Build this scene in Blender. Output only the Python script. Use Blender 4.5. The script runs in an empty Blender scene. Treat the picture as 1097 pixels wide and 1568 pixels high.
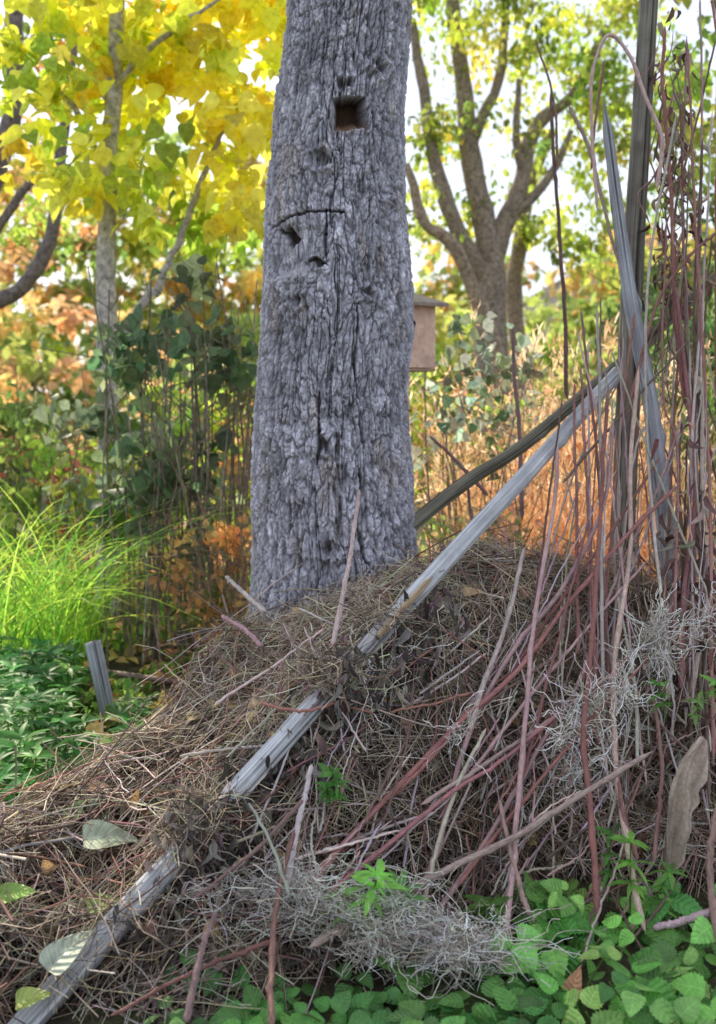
import bpy, math, numpy as np
from mathutils import Vector
R=np.random.default_rng(7)
F=1600.0; CH=1.5
def at(u,v,y):
    """image pixel coordinates u,v at an assumed distance y -> world metres"""
    return np.array([(u-548.5)*y/F, y, CH-(v-600.0)*y/F])
sc=bpy.context.scene
# ------------------------------------------------------------ numpy noise
def _h(ix,iy,iz,s):
    n=np.sin(ix*127.1+iy*311.7+iz*74.7+s*53.3)*43758.5453
    return n-np.floor(n)
def vn(x,y,z=0.0,s=0):
    x,y,z=np.broadcast_arrays(np.asarray(x,float),np.asarray(y,float),np.asarray(z,float))
    ix,iy,iz=np.floor(x),np.floor(y),np.floor(z)
    fx,fy,fz=x-ix,y-iy,z-iz
    fx=fx*fx*(3-2*fx);fy=fy*fy*(3-2*fy);fz=fz*fz*(3-2*fz)
    r=0
    for a in (0,1):
        for b in (0,1):
            for c in (0,1):
                r=r+_h(ix+a,iy+b,iz+c,s)*(fx if a else 1-fx)*(fy if b else 1-fy)*(fz if c else 1-fz)
    return r
def fbm(x,y,z=0.0,s=0,o=3):
    r=0;a=.5
    for i in range(o):
        r=r+a*vn(np.asarray(x)*2**i,np.asarray(y)*2**i,np.asarray(z)*2**i,s+i); a*=.5
    return r/(1-.5**o)
def worley(x,y,px,s=0):
    ix,iy=np.floor(x),np.floor(y)
    f1=np.full(x.shape,9.);f2=f1.copy();idn=np.zeros(x.shape)
    for dx in (-1,0,1):
        for dy in (-1,0,1):
            cx=ix+dx;cy=iy+dy;cm=np.mod(cx,px)
            jx=_h(cm,cy,0,s);jy=_h(cm,cy,3,s)
            d=np.hypot(cx+.1+.8*jx-x,cy+.1+.8*jy-y)
            c=d<f1
            f2=np.where(c,f1,np.minimum(f2,d)); idn=np.where(c,_h(cm,cy,7,s),idn); f1=np.where(c,d,f1)
    return f1,f2,idn
def nrm(a): return a/np.maximum(np.linalg.norm(a,axis=-1,keepdims=True),1e-9)
def sm(x,a,b):
    t=np.clip((x-a)/(b-a),0,1); return t*t*(3-2*t)
# ------------------------------------------------------------ mesh building
class Acc:
    def __init__(s): s.V=[];s.Fc=[];s.C=[];s.U=[];s.n=0
    def add(s,V,Fs,C,U=None):
        V=np.asarray(V,float).reshape(-1,3)
        s.V.append(V); C=np.asarray(C,float)
        if C.ndim==1: C=np.tile(C,(len(V),1))
        s.C.append(C.reshape(-1,3)); s.U.append(np.zeros_like(V) if U is None else np.asarray(U,float).reshape(-1,3))
        for f in Fs: s.Fc.append(np.asarray(f)+s.n)
        s.n+=len(V)
    def build(s,name,mat,parent=None,smooth=True):
        V=np.concatenate(s.V);C=np.concatenate(s.C);U=np.concatenate(s.U)
        me=bpy.data.meshes.new(name)
        me.vertices.add(len(V)); me.vertices.foreach_set('co',V.astype(np.float32).ravel())
        lo=np.concatenate([f.ravel() for f in s.Fc]).astype(np.int32)
        ks=np.concatenate([np.full(len(f),f.shape[1]) for f in s.Fc])
        st=np.concatenate([[0],np.cumsum(ks)[:-1]]).astype(np.int32)
        me.loops.add(len(lo)); me.loops.foreach_set('vertex_index',lo)
        me.polygons.add(len(ks)); me.polygons.foreach_set('loop_start',st)
        me.polygons.foreach_set('use_smooth',np.full(len(ks),smooth))
        me.update(calc_edges=True)
        a=me.attributes.new('Col','FLOAT_COLOR','POINT')
        a.data.foreach_set('color',np.hstack([np.clip(C,0,1),np.ones((len(C),1))]).astype(np.float32).ravel())
        a=me.attributes.new('luv','FLOAT_VECTOR','POINT'); a.data.foreach_set('vector',U.astype(np.float32).ravel())
        me.materials.append(mat)
        ob=bpy.data.objects.new(name,me); sc.collection.objects.link(ob)
        if parent: ob.parent=parent
        return ob
def empty(name):
    e=bpy.data.objects.new(name,None); sc.collection.objects.link(e); e.empty_display_size=.2; return e
def tubes(acc,P,rad,col,sides=3):
    P=np.asarray(P,float)
    if P.ndim==2: P=P[None]
    N,K,_=P.shape
    rad=np.broadcast_to(np.asarray(rad,float),(N,K))
    T=nrm(np.gradient(P,axis=1))
    up=nrm(R.normal(size=(N,1,3))); X=nrm(np.cross(T,up)); Y=np.cross(T,X)
    a=np.arange(sides)/sides*2*np.pi
    V=P[:,:,None,:]+rad[:,:,None,None]*(np.cos(a)[:,None]*X[:,:,None,:]+np.sin(a)[:,None]*Y[:,:,None,:])
    i=np.arange(K-1)[:,None]*sides; j=np.arange(sides)[None];j2=(j+1)%sides
    f=np.stack([i+j,i+j2,i+sides+j2,i+sides+j],-1).reshape(-1,4)
    Fs=(f[None]+(np.arange(N)*K*sides)[:,None,None]).reshape(-1,4)
    col=np.asarray(col,float)
    if col.ndim==1: col=np.tile(col,(N,1))
    L=np.concatenate([np.zeros((N,1)),np.cumsum(np.linalg.norm(np.diff(P,axis=1),axis=2),axis=1)],1)
    U=np.zeros((N,K,sides,3)); U[...,0]=a/(2*np.pi); U[...,1]=L[:,:,None]; U[...,2]=R.random((N,1,1))*10
    acc.add(V,[Fs],np.repeat(col,K*sides,axis=0),U)
def ribbons(acc,P,w,col):
    N,K,_=P.shape
    T=nrm(np.gradient(P,axis=1)); X=nrm(np.cross(T,nrm(R.normal(size=(N,1,3)))))
    w=np.broadcast_to(w,(N,K))[...,None]
    V=np.stack([P-X*w,P+X*w],2)
    i=np.arange(K-1)*2
    f=np.stack([i,i+1,i+3,i+2],-1)
    Fs=(f[None]+(np.arange(N)*K*2)[:,None,None]).reshape(-1,4)
    acc.add(V,[Fs],np.repeat(col,K*2,axis=0))
def catm(pts,n):
    p=np.asarray(pts,float)
    if len(p)<3: 
        t=np.linspace(0,1,n)[:,None]; return p[0]*(1-t)+p[-1]*t
    q=np.vstack([2*p[0]-p[1],p,2*p[-1]-p[-2]])
    t=np.linspace(0,len(p)-1-1e-6,n);i=t.astype(int);f=(t-i)[:,None]
    a,b,c,d=q[i],q[i+1],q[i+2],q[i+3]
    return .5*((2*b)+(c-a)*f+(2*a-5*b+4*c-d)*f**2+(3*b-a-3*c+d)*f**3)
def leafT(prof,cols=1,fold=.25,curl=.15,teeth=0,vein=0.):
    t=np.array([p[0] for p in prof]);w=np.array([p[1] for p in prof])
    K=len(t);cx=np.linspace(-1,1,2*cols+1);M=len(cx)
    V=np.zeros((K,M,3));U=np.zeros((K,M,3))
    for k in range(K):
        ww=w[k]*(1+(teeth if k%2 else -teeth*.5))
        V[k,:,0]=cx*ww; V[k,:,1]=t[k]-(abs(cx)*ww*.15 if K>5 else 0)
        V[k,:,2]=abs(cx)*ww*fold-curl*t[k]**2+vein*np.cos((t[k]-abs(cx)*.25)*2*np.pi*6)*np.sin(abs(cx)*np.pi)
        U[k,:,0]=cx;U[k,:,1]=t[k]
    i=np.arange(K-1)[:,None]*M+np.arange(M-1)[None]
    f=np.stack([i,i+1,i+M+1,i+M],-1).reshape(-1,4)
    return V.reshape(-1,3),[f],U.reshape(-1,3)
T_oval=leafT([(0,.03),(.28,.3),(.62,.27),(1,.02)],1,.3,.2)
T_heart=leafT([(-.06,.03),(-.04,.2),(.06,.36),(.22,.45),(.42,.43),(.65,.28),(.85,.11),(1,.005)],1,.22,.25)
T_lance=leafT([(0,.02),(.15,.08),(.4,.125),(.7,.09),(1,.004)],1,.3,.3)
T_dead=leafT([(0,.02),(.2,.24),(.5,.3),(.8,.18),(1,.02)],1,.9,.5)
tt=np.linspace(0,1,19)
T_rasp=leafT([(t,.40*np.sin(np.pi*min(1,t**.72))**.75*(1-.25*t)+.004) for t in tt],3,.18,.22,.12,.012)
T_big=leafT([(t,.42*np.sin(np.pi*min(1,t**.6))**.7*(1-.3*t)+.004) for t in tt],3,.25,.25,.0,.012)
def put(acc,T,P,size,D,N,col,wid=1.0):
    V,Fs,U=T; P=np.asarray(P,float).reshape(-1,3);n=len(P)
    D=nrm(np.broadcast_to(D,(n,3)));N=np.broadcast_to(N,(n,3))
    X=nrm(np.cross(D,N)); Z=np.cross(X,D)
    size=np.broadcast_to(size,(n,))[:,None,None]; wid=np.broadcast_to(wid,(n,))[:,None,None]
    W=P[:,None]+size*(V[None,:,0:1]*wid*X[:,None]+V[None,:,1:2]*D[:,None]+V[None,:,2:3]*Z[:,None])
    k=len(V); off=(np.arange(n)*k)[:,None,None]
    col=np.broadcast_to(col,(n,3))
    U2=np.tile(U,(n,1,1)); U2[...,2]=R.random((n,1))*10
    acc.add(W,[(f[None]+off).reshape(-1,f.shape[1]) for f in Fs],np.repeat(col,k,axis=0),U2)
def pal(cols,n,j=.18):
    c=np.array(cols,float)[R.integers(0,len(cols),n)]
    return c*(1+R.normal(size=(n,1))*j)*(1+R.normal(size=(n,3))*j*.4)
def cloud(acc,T,c,rad,ncl,per,cr,size,cols,droop=.5,flat=.5,j=.2,shell=False):
    c=np.asarray(c,float);rad=np.asarray(rad,float)
    d=nrm(R.normal(size=(ncl,3)));rr=R.random((ncl,1))**(1/3 if not shell else .12)
    C=c+d*rr*rad
    cc=pal(cols,ncl,j)
    P=np.repeat(C,per,0)+nrm(R.normal(size=(ncl*per,3)))*R.random((ncl*per,1))**.5*cr*np.repeat(.6+.8*R.random((ncl,1)),per,0)*np.array([1,1,.75])
    n=len(P)
    D=R.normal(size=(n,3))+np.array([0,0,-droop*2]); N=R.normal(size=(n,3))*flat+np.array([0,-.2,1])
    col=np.repeat(cc,per,0)*(1+R.normal(size=(n,1))*.15)
    put(acc,T,P,size*(.6+.7*R.random(n)),D,N,np.clip(col,.005,1))
    return C
# ------------------------------------------------------------ materials
def newmat(name):
    m=bpy.data.materials.new(name);m.use_nodes=True
    nt=m.node_tree
    for n in list(nt.nodes): nt.nodes.remove(n)
    o=nt.nodes.new('ShaderNodeOutputMaterial')
    return m,nt,o
def nd(nt,t,**k):
    n=nt.nodes.new(t)
    for a,b in k.items(): setattr(n,a,b)
    return n
def mult(nt,A,Bf,lo,hi):
    mr=nd(nt,'ShaderNodeMapRange'); mr.inputs['From Min'].default_value=.3; mr.inputs['From Max'].default_value=.7
    mr.inputs['To Min'].default_value=lo; mr.inputs['To Max'].default_value=hi
    nt.links.new(Bf,mr.inputs['Value'])
    v=nd(nt,'ShaderNodeVectorMath',operation='SCALE'); nt.links.new(A,v.inputs[0]); nt.links.new(mr.outputs[0],v.inputs['Scale'])
    return v.outputs[0]
def noise(nt,vec,scale,detail=4,rough=.6):
    n=nd(nt,'ShaderNodeTexNoise');n.inputs['Scale'].default_value=scale;n.inputs['Detail'].default_value=detail;n.inputs['Roughness'].default_value=rough
    if vec is not None: nt.links.new(vec,n.inputs['Vector'])
    return n.outputs['Fac']
def mat_leaf(name,trans=.4,rough=.5,veins=False,tb=1.3,spec=.35):
    m,nt,o=newmat(name);L=nt.links
    at_=nd(nt,'ShaderNodeAttribute',attribute_name='Col')
    geo=nd(nt,'ShaderNodeNewGeometry')
    c=mult(nt,at_.outputs['Color'],noise(nt,geo.outputs['Position'],28,2),.75,1.25)
    p=nd(nt,'ShaderNodeBsdfPrincipled');p.inputs['Roughness'].default_value=rough;p.inputs['Specular IOR Level'].default_value=spec
    if veins:
        uv=nd(nt,'ShaderNodeAttribute',attribute_name='luv');sp=nd(nt,'ShaderNodeSeparateXYZ');L.new(uv.outputs['Vector'],sp.inputs[0])
        ab=nd(nt,'ShaderNodeMath',operation='ABSOLUTE');L.new(sp.outputs[0],ab.inputs[0])
        m1=nd(nt,'ShaderNodeMath',operation='MULTIPLY_ADD');L.new(ab.outputs[0],m1.inputs[0]);m1.inputs[1].default_value=-.25;L.new(sp.outputs[1],m1.inputs[2])
        m2=nd(nt,'ShaderNodeMath',operation='MULTIPLY');L.new(m1.outputs[0],m2.inputs[0]);m2.inputs[1].default_value=2*math.pi*6
        cs=nd(nt,'ShaderNodeMath',operation='COSINE');L.new(m2.outputs[0],cs.inputs[0])
        pw=nd(nt,'ShaderNodeMapRange');L.new(cs.outputs[0],pw.inputs[0]);pw.inputs['From Min'].default_value=-.8;pw.inputs['From Max'].default_value=-1.0;pw.inputs['To Min'].default_value=0;pw.inputs['To Max'].default_value=.35
        md=nd(nt,'ShaderNodeMapRange');L.new(ab.outputs[0],md.inputs[0]);md.inputs['From Min'].default_value=.08;md.inputs['From Max'].default_value=.0;md.inputs['To Min'].default_value=0;md.inputs['To Max'].default_value=.6
        mx=nd(nt,'ShaderNodeMath',operation='MAXIMUM');L.new(pw.outputs[0],mx.inputs[0]);L.new(md.outputs[0],mx.inputs[1])
        sc2=nd(nt,'ShaderNodeMath',operation='MULTIPLY_ADD');L.new(mx.outputs[0],sc2.inputs[0]);sc2.inputs[1].default_value=.6;sc2.inputs[2].default_value=1.0
        v=nd(nt,'ShaderNodeVectorMath',operation='SCALE');L.new(c,v.inputs[0]);L.new(sc2.outputs[0],v.inputs['Scale']);c=v.outputs[0]
        b=nd(nt,'ShaderNodeBump');b.inputs['Strength'].default_value=.5;b.inputs['Distance'].default_value=.003;L.new(cs.outputs[0],b.inputs['Height']);L.new(b.outputs[0],p.inputs['Normal'])
    L.new(c,p.inputs['Base Color'])
    if trans>0:
        t=nd(nt,'ShaderNodeBsdfTranslucent');v=nd(nt,'ShaderNodeVectorMath',operation='SCALE');v.inputs['Scale'].default_value=tb;L.new(c,v.inputs[0]);L.new(v.outputs[0],t.inputs[0])
        mx=nd(nt,'ShaderNodeMixShader');mx.inputs[0].default_value=trans;L.new(p.outputs[0],mx.inputs[1]);L.new(t.outputs[0],mx.inputs[2]);L.new(mx.outputs[0],o.inputs[0])
    else: L.new(p.outputs[0],o.inputs[0])
    return m
def mat_attr(name,ns=60,lo=.6,hi=1.4,rough=.85,bump=.4,bd=.004,grain=False,spec=.2):
    m,nt,o=newmat(name);L=nt.links
    a=nd(nt,'ShaderNodeAttribute',attribute_name='Col')
    if grain:
        uv=nd(nt,'ShaderNodeAttribute',attribute_name='luv');mp=nd(nt,'ShaderNodeMapping');mp.inputs['Scale'].default_value=grain;L.new(uv.outputs['Vector'],mp.inputs[0]);vec=mp.outputs[0]
    else:
        g=nd(nt,'ShaderNodeNewGeometry');vec=g.outputs['Position']
    n=noise(nt,vec,ns,5,.65)
    p=nd(nt,'ShaderNodeBsdfPrincipled');p.inputs['Roughness'].default_value=rough;p.inputs['Specular IOR Level'].default_value=spec
    c=mult(nt,a.outputs['Color'],n,lo,hi)
    g2=nd(nt,'ShaderNodeNewGeometry')
    c=mult(nt,c,noise(nt,g2.outputs['Position'],9,3),.8,1.2)
    L.new(c,p.inputs['Base Color'])
    b=nd(nt,'ShaderNodeBump');b.inputs['Strength'].default_value=bump;b.inputs['Distance'].default_value=bd;L.new(n,b.inputs['Height']);L.new(b.outputs[0],p.inputs['Normal'])
    L.new(p.outputs[0],o.inputs[0]);return m
M_bark=mat_attr('pine_bark',120,.70,1.30,.9,.8,.005)
M_bark2=mat_attr('tree_bark',26,.4,1.6,.9,.7,.02)
M_yel=mat_leaf('yellow_leaf',.6,.5,tb=1.2)
M_leaf=mat_leaf('green_leaf',.55,.45,tb=1.7)
M_rasp=mat_leaf('raspberry_leaf',.2,.42,True,spec=.4)
M_straw=mat_attr('dry_straw',90,.75,1.25,.8,.2)
M_dead=mat_leaf('dead_leaf',.2,.85,spec=.15)
M_soil=mat_attr('pile_humus',45,.3,1.7,.95,1.,.03)
M_cane=mat_attr('cane_bark',5,.55,1.5,.65,.35,.002,grain=(3,9,1),spec=.3)
M_wood=mat_attr('weathered_wood',2.2,.5,1.5,.85,.9,.006,grain=(14,1.2,1))
# ------------------------------------------------------------ world / sun / camera
w=bpy.data.worlds.new('World');sc.world=w;w.use_nodes=True
nt=w.node_tree;bg=nt.nodes['Background']
sky=nt.nodes.new('ShaderNodeTexSky');sky.sky_type='NISHITA';sky.sun_disc=False
EL,AZ=math.radians(36),math.radians(-27)
sky.sun_elevation=EL;sky.sun_rotation=AZ;sky.air_density=1.0;sky.dust_density=2.0
tc=nt.nodes.new('ShaderNodeTexCoord');cn=noise(nt,tc.outputs['Generated'],2.5,5,.55)
mr=nd(nt,'ShaderNodeMapRange');mr.inputs['From Min'].default_value=.35;mr.inputs['From Max'].default_value=.65;mr.inputs['To Min'].default_value=.32;mr.inputs['To Max'].default_value=.85;nt.links.new(cn,mr.inputs['Value'])
mxc=nd(nt,'ShaderNodeMix',data_type='RGBA');nt.links.new(mr.outputs[0],mxc.inputs['Factor']);nt.links.new(sky.outputs[0],mxc.inputs['A']);mxc.inputs['B'].default_value=(8.4,9.0,10.2,1)
nt.links.new(mxc.outputs['Result'],bg.inputs[0]);bg.inputs[1].default_value=.15
sd=bpy.data.lights.new('sun','SUN');sd.energy=5;sd.angle=math.radians(.5);sd.color=(1,.88,.68)
so=bpy.data.objects.new('sun',sd);sc.collection.objects.link(so)
S=Vector((math.sin(AZ)*math.cos(EL),math.cos(AZ)*math.cos(EL),math.sin(EL)))
so.rotation_euler=S.to_track_quat('Z','Y').to_euler();so.location=(-4,8,9)
cd=bpy.data.cameras.new('camera');cam=bpy.data.objects.new('camera',cd);sc.collection.objects.link(cam)
cam.location=(0,0,CH);cam.rotation_euler=(math.pi/2,0,0)
cd.sensor_fit='VERTICAL';cd.sensor_height=36;cd.lens=36*1600/1568;cd.shift_y=-184/1568;cd.clip_end=2000;cd.clip_start=.05
cd.dof.use_dof=True;cd.dof.focus_distance=3.3;cd.dof.aperture_fstop=2.6
sc.camera=cam
sc.view_settings.view_transform='Standard';sc.view_settings.look='None';sc.view_settings.exposure=0
# ------------------------------------------------------------ ground
xs=np.concatenate([-np.geomspace(900,3,22),np.linspace(-2.9,2.9,150),np.geomspace(3,900,22)])
ys=np.concatenate([-np.geomspace(300,1,12),np.linspace(-.9,9,240),np.geomspace(9.2,1200,26)])
X,Y=np.meshgrid(xs,ys);Z=(fbm(X*2,Y*2,0,3)-.5)*.08*np.exp(-((np.hypot(X,Y-4))/14)**2)
G=Acc();ny,nx=X.shape
i=(np.arange(ny-1)[:,None]*nx+np.arange(nx-1)[None])
V=np.stack([X,Y,Z],-1).reshape(-1,3)
G.add(V,[np.stack([i,i+1,i+nx+1,i+nx],-1).reshape(-1,4)],np.array([.07,.055,.035]))
mg,nt,o=newmat('forest_soil');L=nt.links
g=nd(nt,'ShaderNodeNewGeometry');n1=noise(nt,g.outputs['Position'],2.2,6,.6);n2=noise(nt,g.outputs['Position'],38,6,.7)
cr=nd(nt,'ShaderNodeValToRGB');cr.color_ramp.elements[0].color=(.09,.06,.04,1);cr.color_ramp.elements[0].position=.4
cr.color_ramp.elements[1].color=(.08,.12,.03,1);cr.color_ramp.elements[1].position=.62;L.new(n1,cr.inputs[0])
c=mult(nt,cr.outputs[0],n2,.4,1.8)
p=nd(nt,'ShaderNodeBsdfPrincipled');p.inputs['Roughness'].default_value=.95;L.new(c,p.inputs['Base Color'])
b=nd(nt,'ShaderNodeBump');b.inputs['Distance'].default_value=.03;L.new(n2,b.inputs['Height']);L.new(b.outputs[0],p.inputs['Normal']);L.new(p.outputs[0],o.inputs[0])
G.build('ground',mg)
# ------------------------------------------------------------ brush pile surface
PB=at(40,1568,2.45);PT=at(948,570,4.1)
ctrl=[]
for t,dz in ((.0,.03),(.06,.045),(.13,.045),(.2,.035),(.27,.06),(.34,.06),(.41,.045),(.48,.06),(.54,.11)):
    q=PB+(PT-PB)*t; ctrl.append([q[0],q[1],max(q[2]-dz,.01)])
for u,v,y in [(700,875,3.65),(760,850,3.8),(850,868,3.8),(950,885,3.8),(1097,925,3.8),(1250,960,3.8),
  (330,1012,3.72),(400,958,3.85),(520,935,3.9),(640,895,4.0),(230,1125,3.45),(160,1175,3.25),(90,1240,3.05),(0,1300,2.8),(-150,1350,2.6),
  (120,1380,2.75),(60,1440,2.6),(230,1260,2.95),(330,1130,3.3),(450,1040,3.5),
  (300,1440,2.6),(400,1400,2.7),(450,1300,2.85),(450,1450,2.68),(600,1100,3.15),(600,1250,3.0),(600,1400,2.85),(750,1000,3.45),(750,1150,3.3),(750,1300,3.1),
  (900,1000,3.6),(900,1200,3.35),(900,1330,3.2),(1050,1000,3.6),(1050,1200,3.4),(1050,1330,3.2),(1200,1000,3.6),(1200,1200,3.35)]:
    ctrl.append(list(at(u,v,y)))
for x,y,z in [(-.5,2.25,0),(-1,2.1,.1),(-1.5,2.1,.1),(-1.8,2.6,.1),(-1.4,3.3,0),(-1.05,3.6,0),(-.85,3.9,.0),(-.75,4.3,0),(-.6,4.8,0),(0,4.9,.05),(.5,4.9,.1),(1,4.9,.1),(1.6,4.9,0),(2.1,4.3,0),(2.1,3.6,.1),
   (0,2.55,0),(.25,2.6,0),(.5,2.85,0),(.8,3.0,0),(1.1,3.0,0),(1.5,3.0,0),(0,2.2,0),(.6,2.4,0),(1.2,2.5,0),(-.1,4.2,.6),(.5,4.3,.6),(1.1,4.3,.45)]: ctrl.append([x,y,z])
ctrl=np.array(ctrl)
d=np.hypot(ctrl[:,None,0]-ctrl[None,:,0],ctrl[:,None,1]-ctrl[None,:,1])
A=-d;A+=np.eye(len(ctrl))*(-.01)
wts=np.linalg.solve(np.block([[A,np.ones((len(ctrl),1))],[np.ones((1,len(ctrl))),np.zeros((1,1))]]),np.append(ctrl[:,2],0))
gx0,gy0,gs=-2.1,1.9,.012
GX,GY=np.meshgrid(np.arange(gx0,2.3,gs),np.arange(gy0,5.1,gs))
hh_=np.full(GX.shape,wts[-1])
for k in range(len(ctrl)): hh_=hh_-wts[k]*np.hypot(GX-ctrl[k,0],GY-ctrl[k,1])
dr=abs((GX-PB[0])*(PT[1]-PB[1])-(GY-PB[1])*(PT[0]-PB[0]))/np.hypot(PT[0]-PB[0],PT[1]-PB[1])
hn_=hh_+(fbm(GX*7,GY*7,0,11)-.5)*.17*sm(hh_,.0,.15)*sm(dr,.02,.2)
e_=sm(np.maximum(abs(GX-.1)/2.0,abs(GY-3.5)/1.45),.9,1.0)
Hn=hn_*(1-e_)-.03
gyy,gxx=np.gradient(hh_*(1-e_),gs)
def lk_(A,x,y):
    x=np.asarray(x,float);y=np.asarray(y,float)
    fx=np.clip((x-gx0)/gs,0,A.shape[1]-1.001);fy=np.clip((y-gy0)/gs,0,A.shape[0]-1.001)
    i=fy.astype(int);j=fx.astype(int);a=fx-j;b=fy-i
    return A[i,j]*(1-a)*(1-b)+A[i,j+1]*a*(1-b)+A[i+1,j]*(1-a)*b+A[i+1,j+1]*a*b
def H(x,y):
    return lk_(Hn,x,y)
pile=empty('brush_pile')
X,Y=GX,GY;Z=Hn+(fbm(X*30,Y*30,0,5)-.5)*.05
ny,nx=X.shape;i=(np.arange(ny-1)[:,None]*nx+np.arange(nx-1)[None])
B=Acc();B.add(np.stack([X,Y,Z-.035],-1),[np.stack([i,i+1,i+nx+1,i+nx],-1).reshape(-1,4)],np.array([.055,.042,.034]))
B.build('packed_debris',M_soil,pile)
def sample(n,lo=.02):
    out=[]
    while sum(map(len,out))<n:
        x=R.uniform(-1.6,1.7,60000);y=R.uniform(2.15,4.7,60000);h=H(x,y)
        gx=lk_(gxx,x,y);gy=lk_(gyy,x,y)
        a=np.sqrt(1+gx**2+gy**2);k=(h>lo)&(R.random(60000)<a/3.5)
        out.append(np.stack([x,y,h,gx,gy],1)[k])
    o=np.concatenate(out)[:n]
    N=nrm(np.stack([-o[:,3],-o[:,4],np.ones(n)],1))
    return o[:,:3],N
def raildist(P):
    ax=nrm(PT-PB);q=P-PB;t=q@ax;return np.linalg.norm(q-t[:,None]*ax,axis=1)
def strand_at(acc,P,N,lmin,lmax,rmin,rmax,cols,K=5,curv=.25,lift=.02,hang=0.,bias=None,wob=.0035,rail=True):
    n=len(P)
    d=R.normal(size=(n,3))
    if bias is not None: d=d+bias
    d[:,2]-=hang
    d=d-N*np.sum(d*N,1,keepdims=True)*.85; d=nrm(d)
    s=np.linspace(-.5,.5,K)[None,:,None];l=R.uniform(lmin,lmax,(n,1,1))
    side=nrm(np.cross(d,N))[:,None];c=R.normal(size=(n,1,1))*curv;c2=R.normal(size=(n,1,1))*curv
    path=P[:,None]+l*(d[:,None]*s+side*c*(s*s*2)+N[:,None]*c2*.5*(s*s*2-.2))+N[:,None]*R.random((n,1,1))**2*lift
    path+=R.normal(size=(n,K,3))*wob
    r=R.uniform(rmin,rmax,(n,1))*np.linspace(1,.5,K)[None]
    col=np.clip(pal(cols,n,.2),.01,1)
    if rail:
        k=(raildist(path.reshape(-1,3)).reshape(n,K).min(1)>.052)|(R.random(n)<.07)
        path=path[k];r=r[k];col=col[k]
    tubes(acc,path,r,col)
def strands(acc,n,*a,filt=None,**k):
    P,N=sample(n)
    if filt is not None:
        kk=filt(P);P=P[kk];N=N[kk]
    strand_at(acc,P,N,*a,**k)
zone=lambda P:((P[:,2]>.42)&(P[:,0]>-.5))|(R.random(len(P))<.25)
BR=[(.25,.195,.15),(.17,.13,.10),(.37,.29,.22),(.09,.07,.056),(.48,.39,.29),(.21,.15,.115)]
SW=[(.66,.54,.38),(.76,.66,.49),(.46,.38,.28),(.6,.53,.44),(.54,.42,.28)]
St=Acc()
strands(St,15000,.06,.28,.0009,.0019,BR,lift=.05,hang=.5)
strands(St,24000,.08,.36,.0009,.0019,SW,lift=.07,filt=zone,curv=.35)
strands(St,3000,.15,.5,.0013,.0028,[(.5,.4,.31),(.66,.58,.5),(.34,.24,.18)],K=7,lift=.09,curv=.22)
for ta,tb,n in [(.03,.05,40),(.085,.105,50),(.17,.225,230),(.375,.415,230),(.465,.49,80)]:
    t=R.uniform(ta,tb,n);q=PB+(PT-PB)*t[:,None]+np.stack([R.normal(size=n)*.045,R.normal(size=n)*.03-.01,R.random(n)*.03+.028],1)
    strand_at(St,q,np.tile(np.array([[0,-.5,.85]]),(n,1)),.07,.24,.001,.0022,BR+SW[:2],lift=.012,curv=.4,hang=.5,rail=False)
St.build('dry_grass_straw',M_straw,pile)
Tw=Acc()
strands(Tw,1200,.2,.75,.002,.0048,[(.26,.14,.11),(.38,.29,.24),(.18,.12,.10),(.48,.41,.37),(.3,.15,.11)],K=7,lift=.1,curv=.1)
Tw.build('twigs',M_cane,pile)
Dl=Acc()
P,N=sample(10500);k=raildist(P)>.06;P=P[k];N=N[k];n=len(P);D=R.normal(size=(n,3));D[:,2]-=1.1
DC=[(.17,.14,.12),(.24,.19,.16),(.11,.085,.07),(.3,.23,.18),(.36,.31,.28)]
put(Dl,T_dead,P+N*R.random((n,1))*.03,R.uniform(.02,.055,n),D,N+R.normal(size=(n,3))*.7,np.clip(pal(DC,n,.2),.01,1),R.uniform(.4,1.1,n))
t=np.concatenate([R.uniform(.08,.56,1700),R.uniform(.17,.225,110),R.uniform(.37,.42,110)]);n=len(t)
q=PB+(PT-PB)*t[:,None]+R.normal(size=(n,3))*np.array([.05,.04,.06])+np.array([0.02,-.02,-.13]);q[1700:]+=np.array([0,-.03,.12])
put(Dl,T_dead,q,R.uniform(.025,.07,n),R.normal(size=(n,3))*.35+np.array([0,0,-1]),R.normal(size=(n,3))+np.array([0,-1,0]),np.clip(pal([(.17,.145,.135),(.25,.21,.19),(.12,.095,.085),(.32,.28,.25)],n,.2),.01,1),R.uniform(.3,.7,n))
for cc,rd,n in [(at(1032,230,4.05),(.045,.05,.28),110),(at(1030,420,4.05),(.06,.05,.2),70),(at(1070,900,3.6),(.09,.08,.28),200),(at(1060,1100,3.3),(.09,.07,.2),120)]:
    q=cc+R.normal(size=(n,3))*np.array(rd)
    put(Dl,T_dead,q,R.uniform(.025,.08,n),R.normal(size=(n,3))*.6+np.array([0,0,-1]),R.normal(size=(n,3)),np.clip(pal([(.3,.22,.17),(.5,.42,.34),(.2,.12,.1),(.14,.09,.08)],n,.2),.01,1),R.uniform(.25,.6,n))
Dl.build('dead_leaves',M_dead,pile)
Fl=Acc();P,N=sample(2500,.05);k=(P[:,0]<.6)&(P[:,2]>.1);P=P[k][:170];N=N[k][:170];n=len(P)
put(Fl,T_heart,P+N*.04,R.uniform(.025,.055,n),R.normal(size=(n,3)),N+R.normal(size=(n,3))*.3,np.clip(pal([(.6,.42,.22),(.65,.38,.14),(.6,.52,.18),(.42,.26,.17)],n,.15),.02,1))
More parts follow.
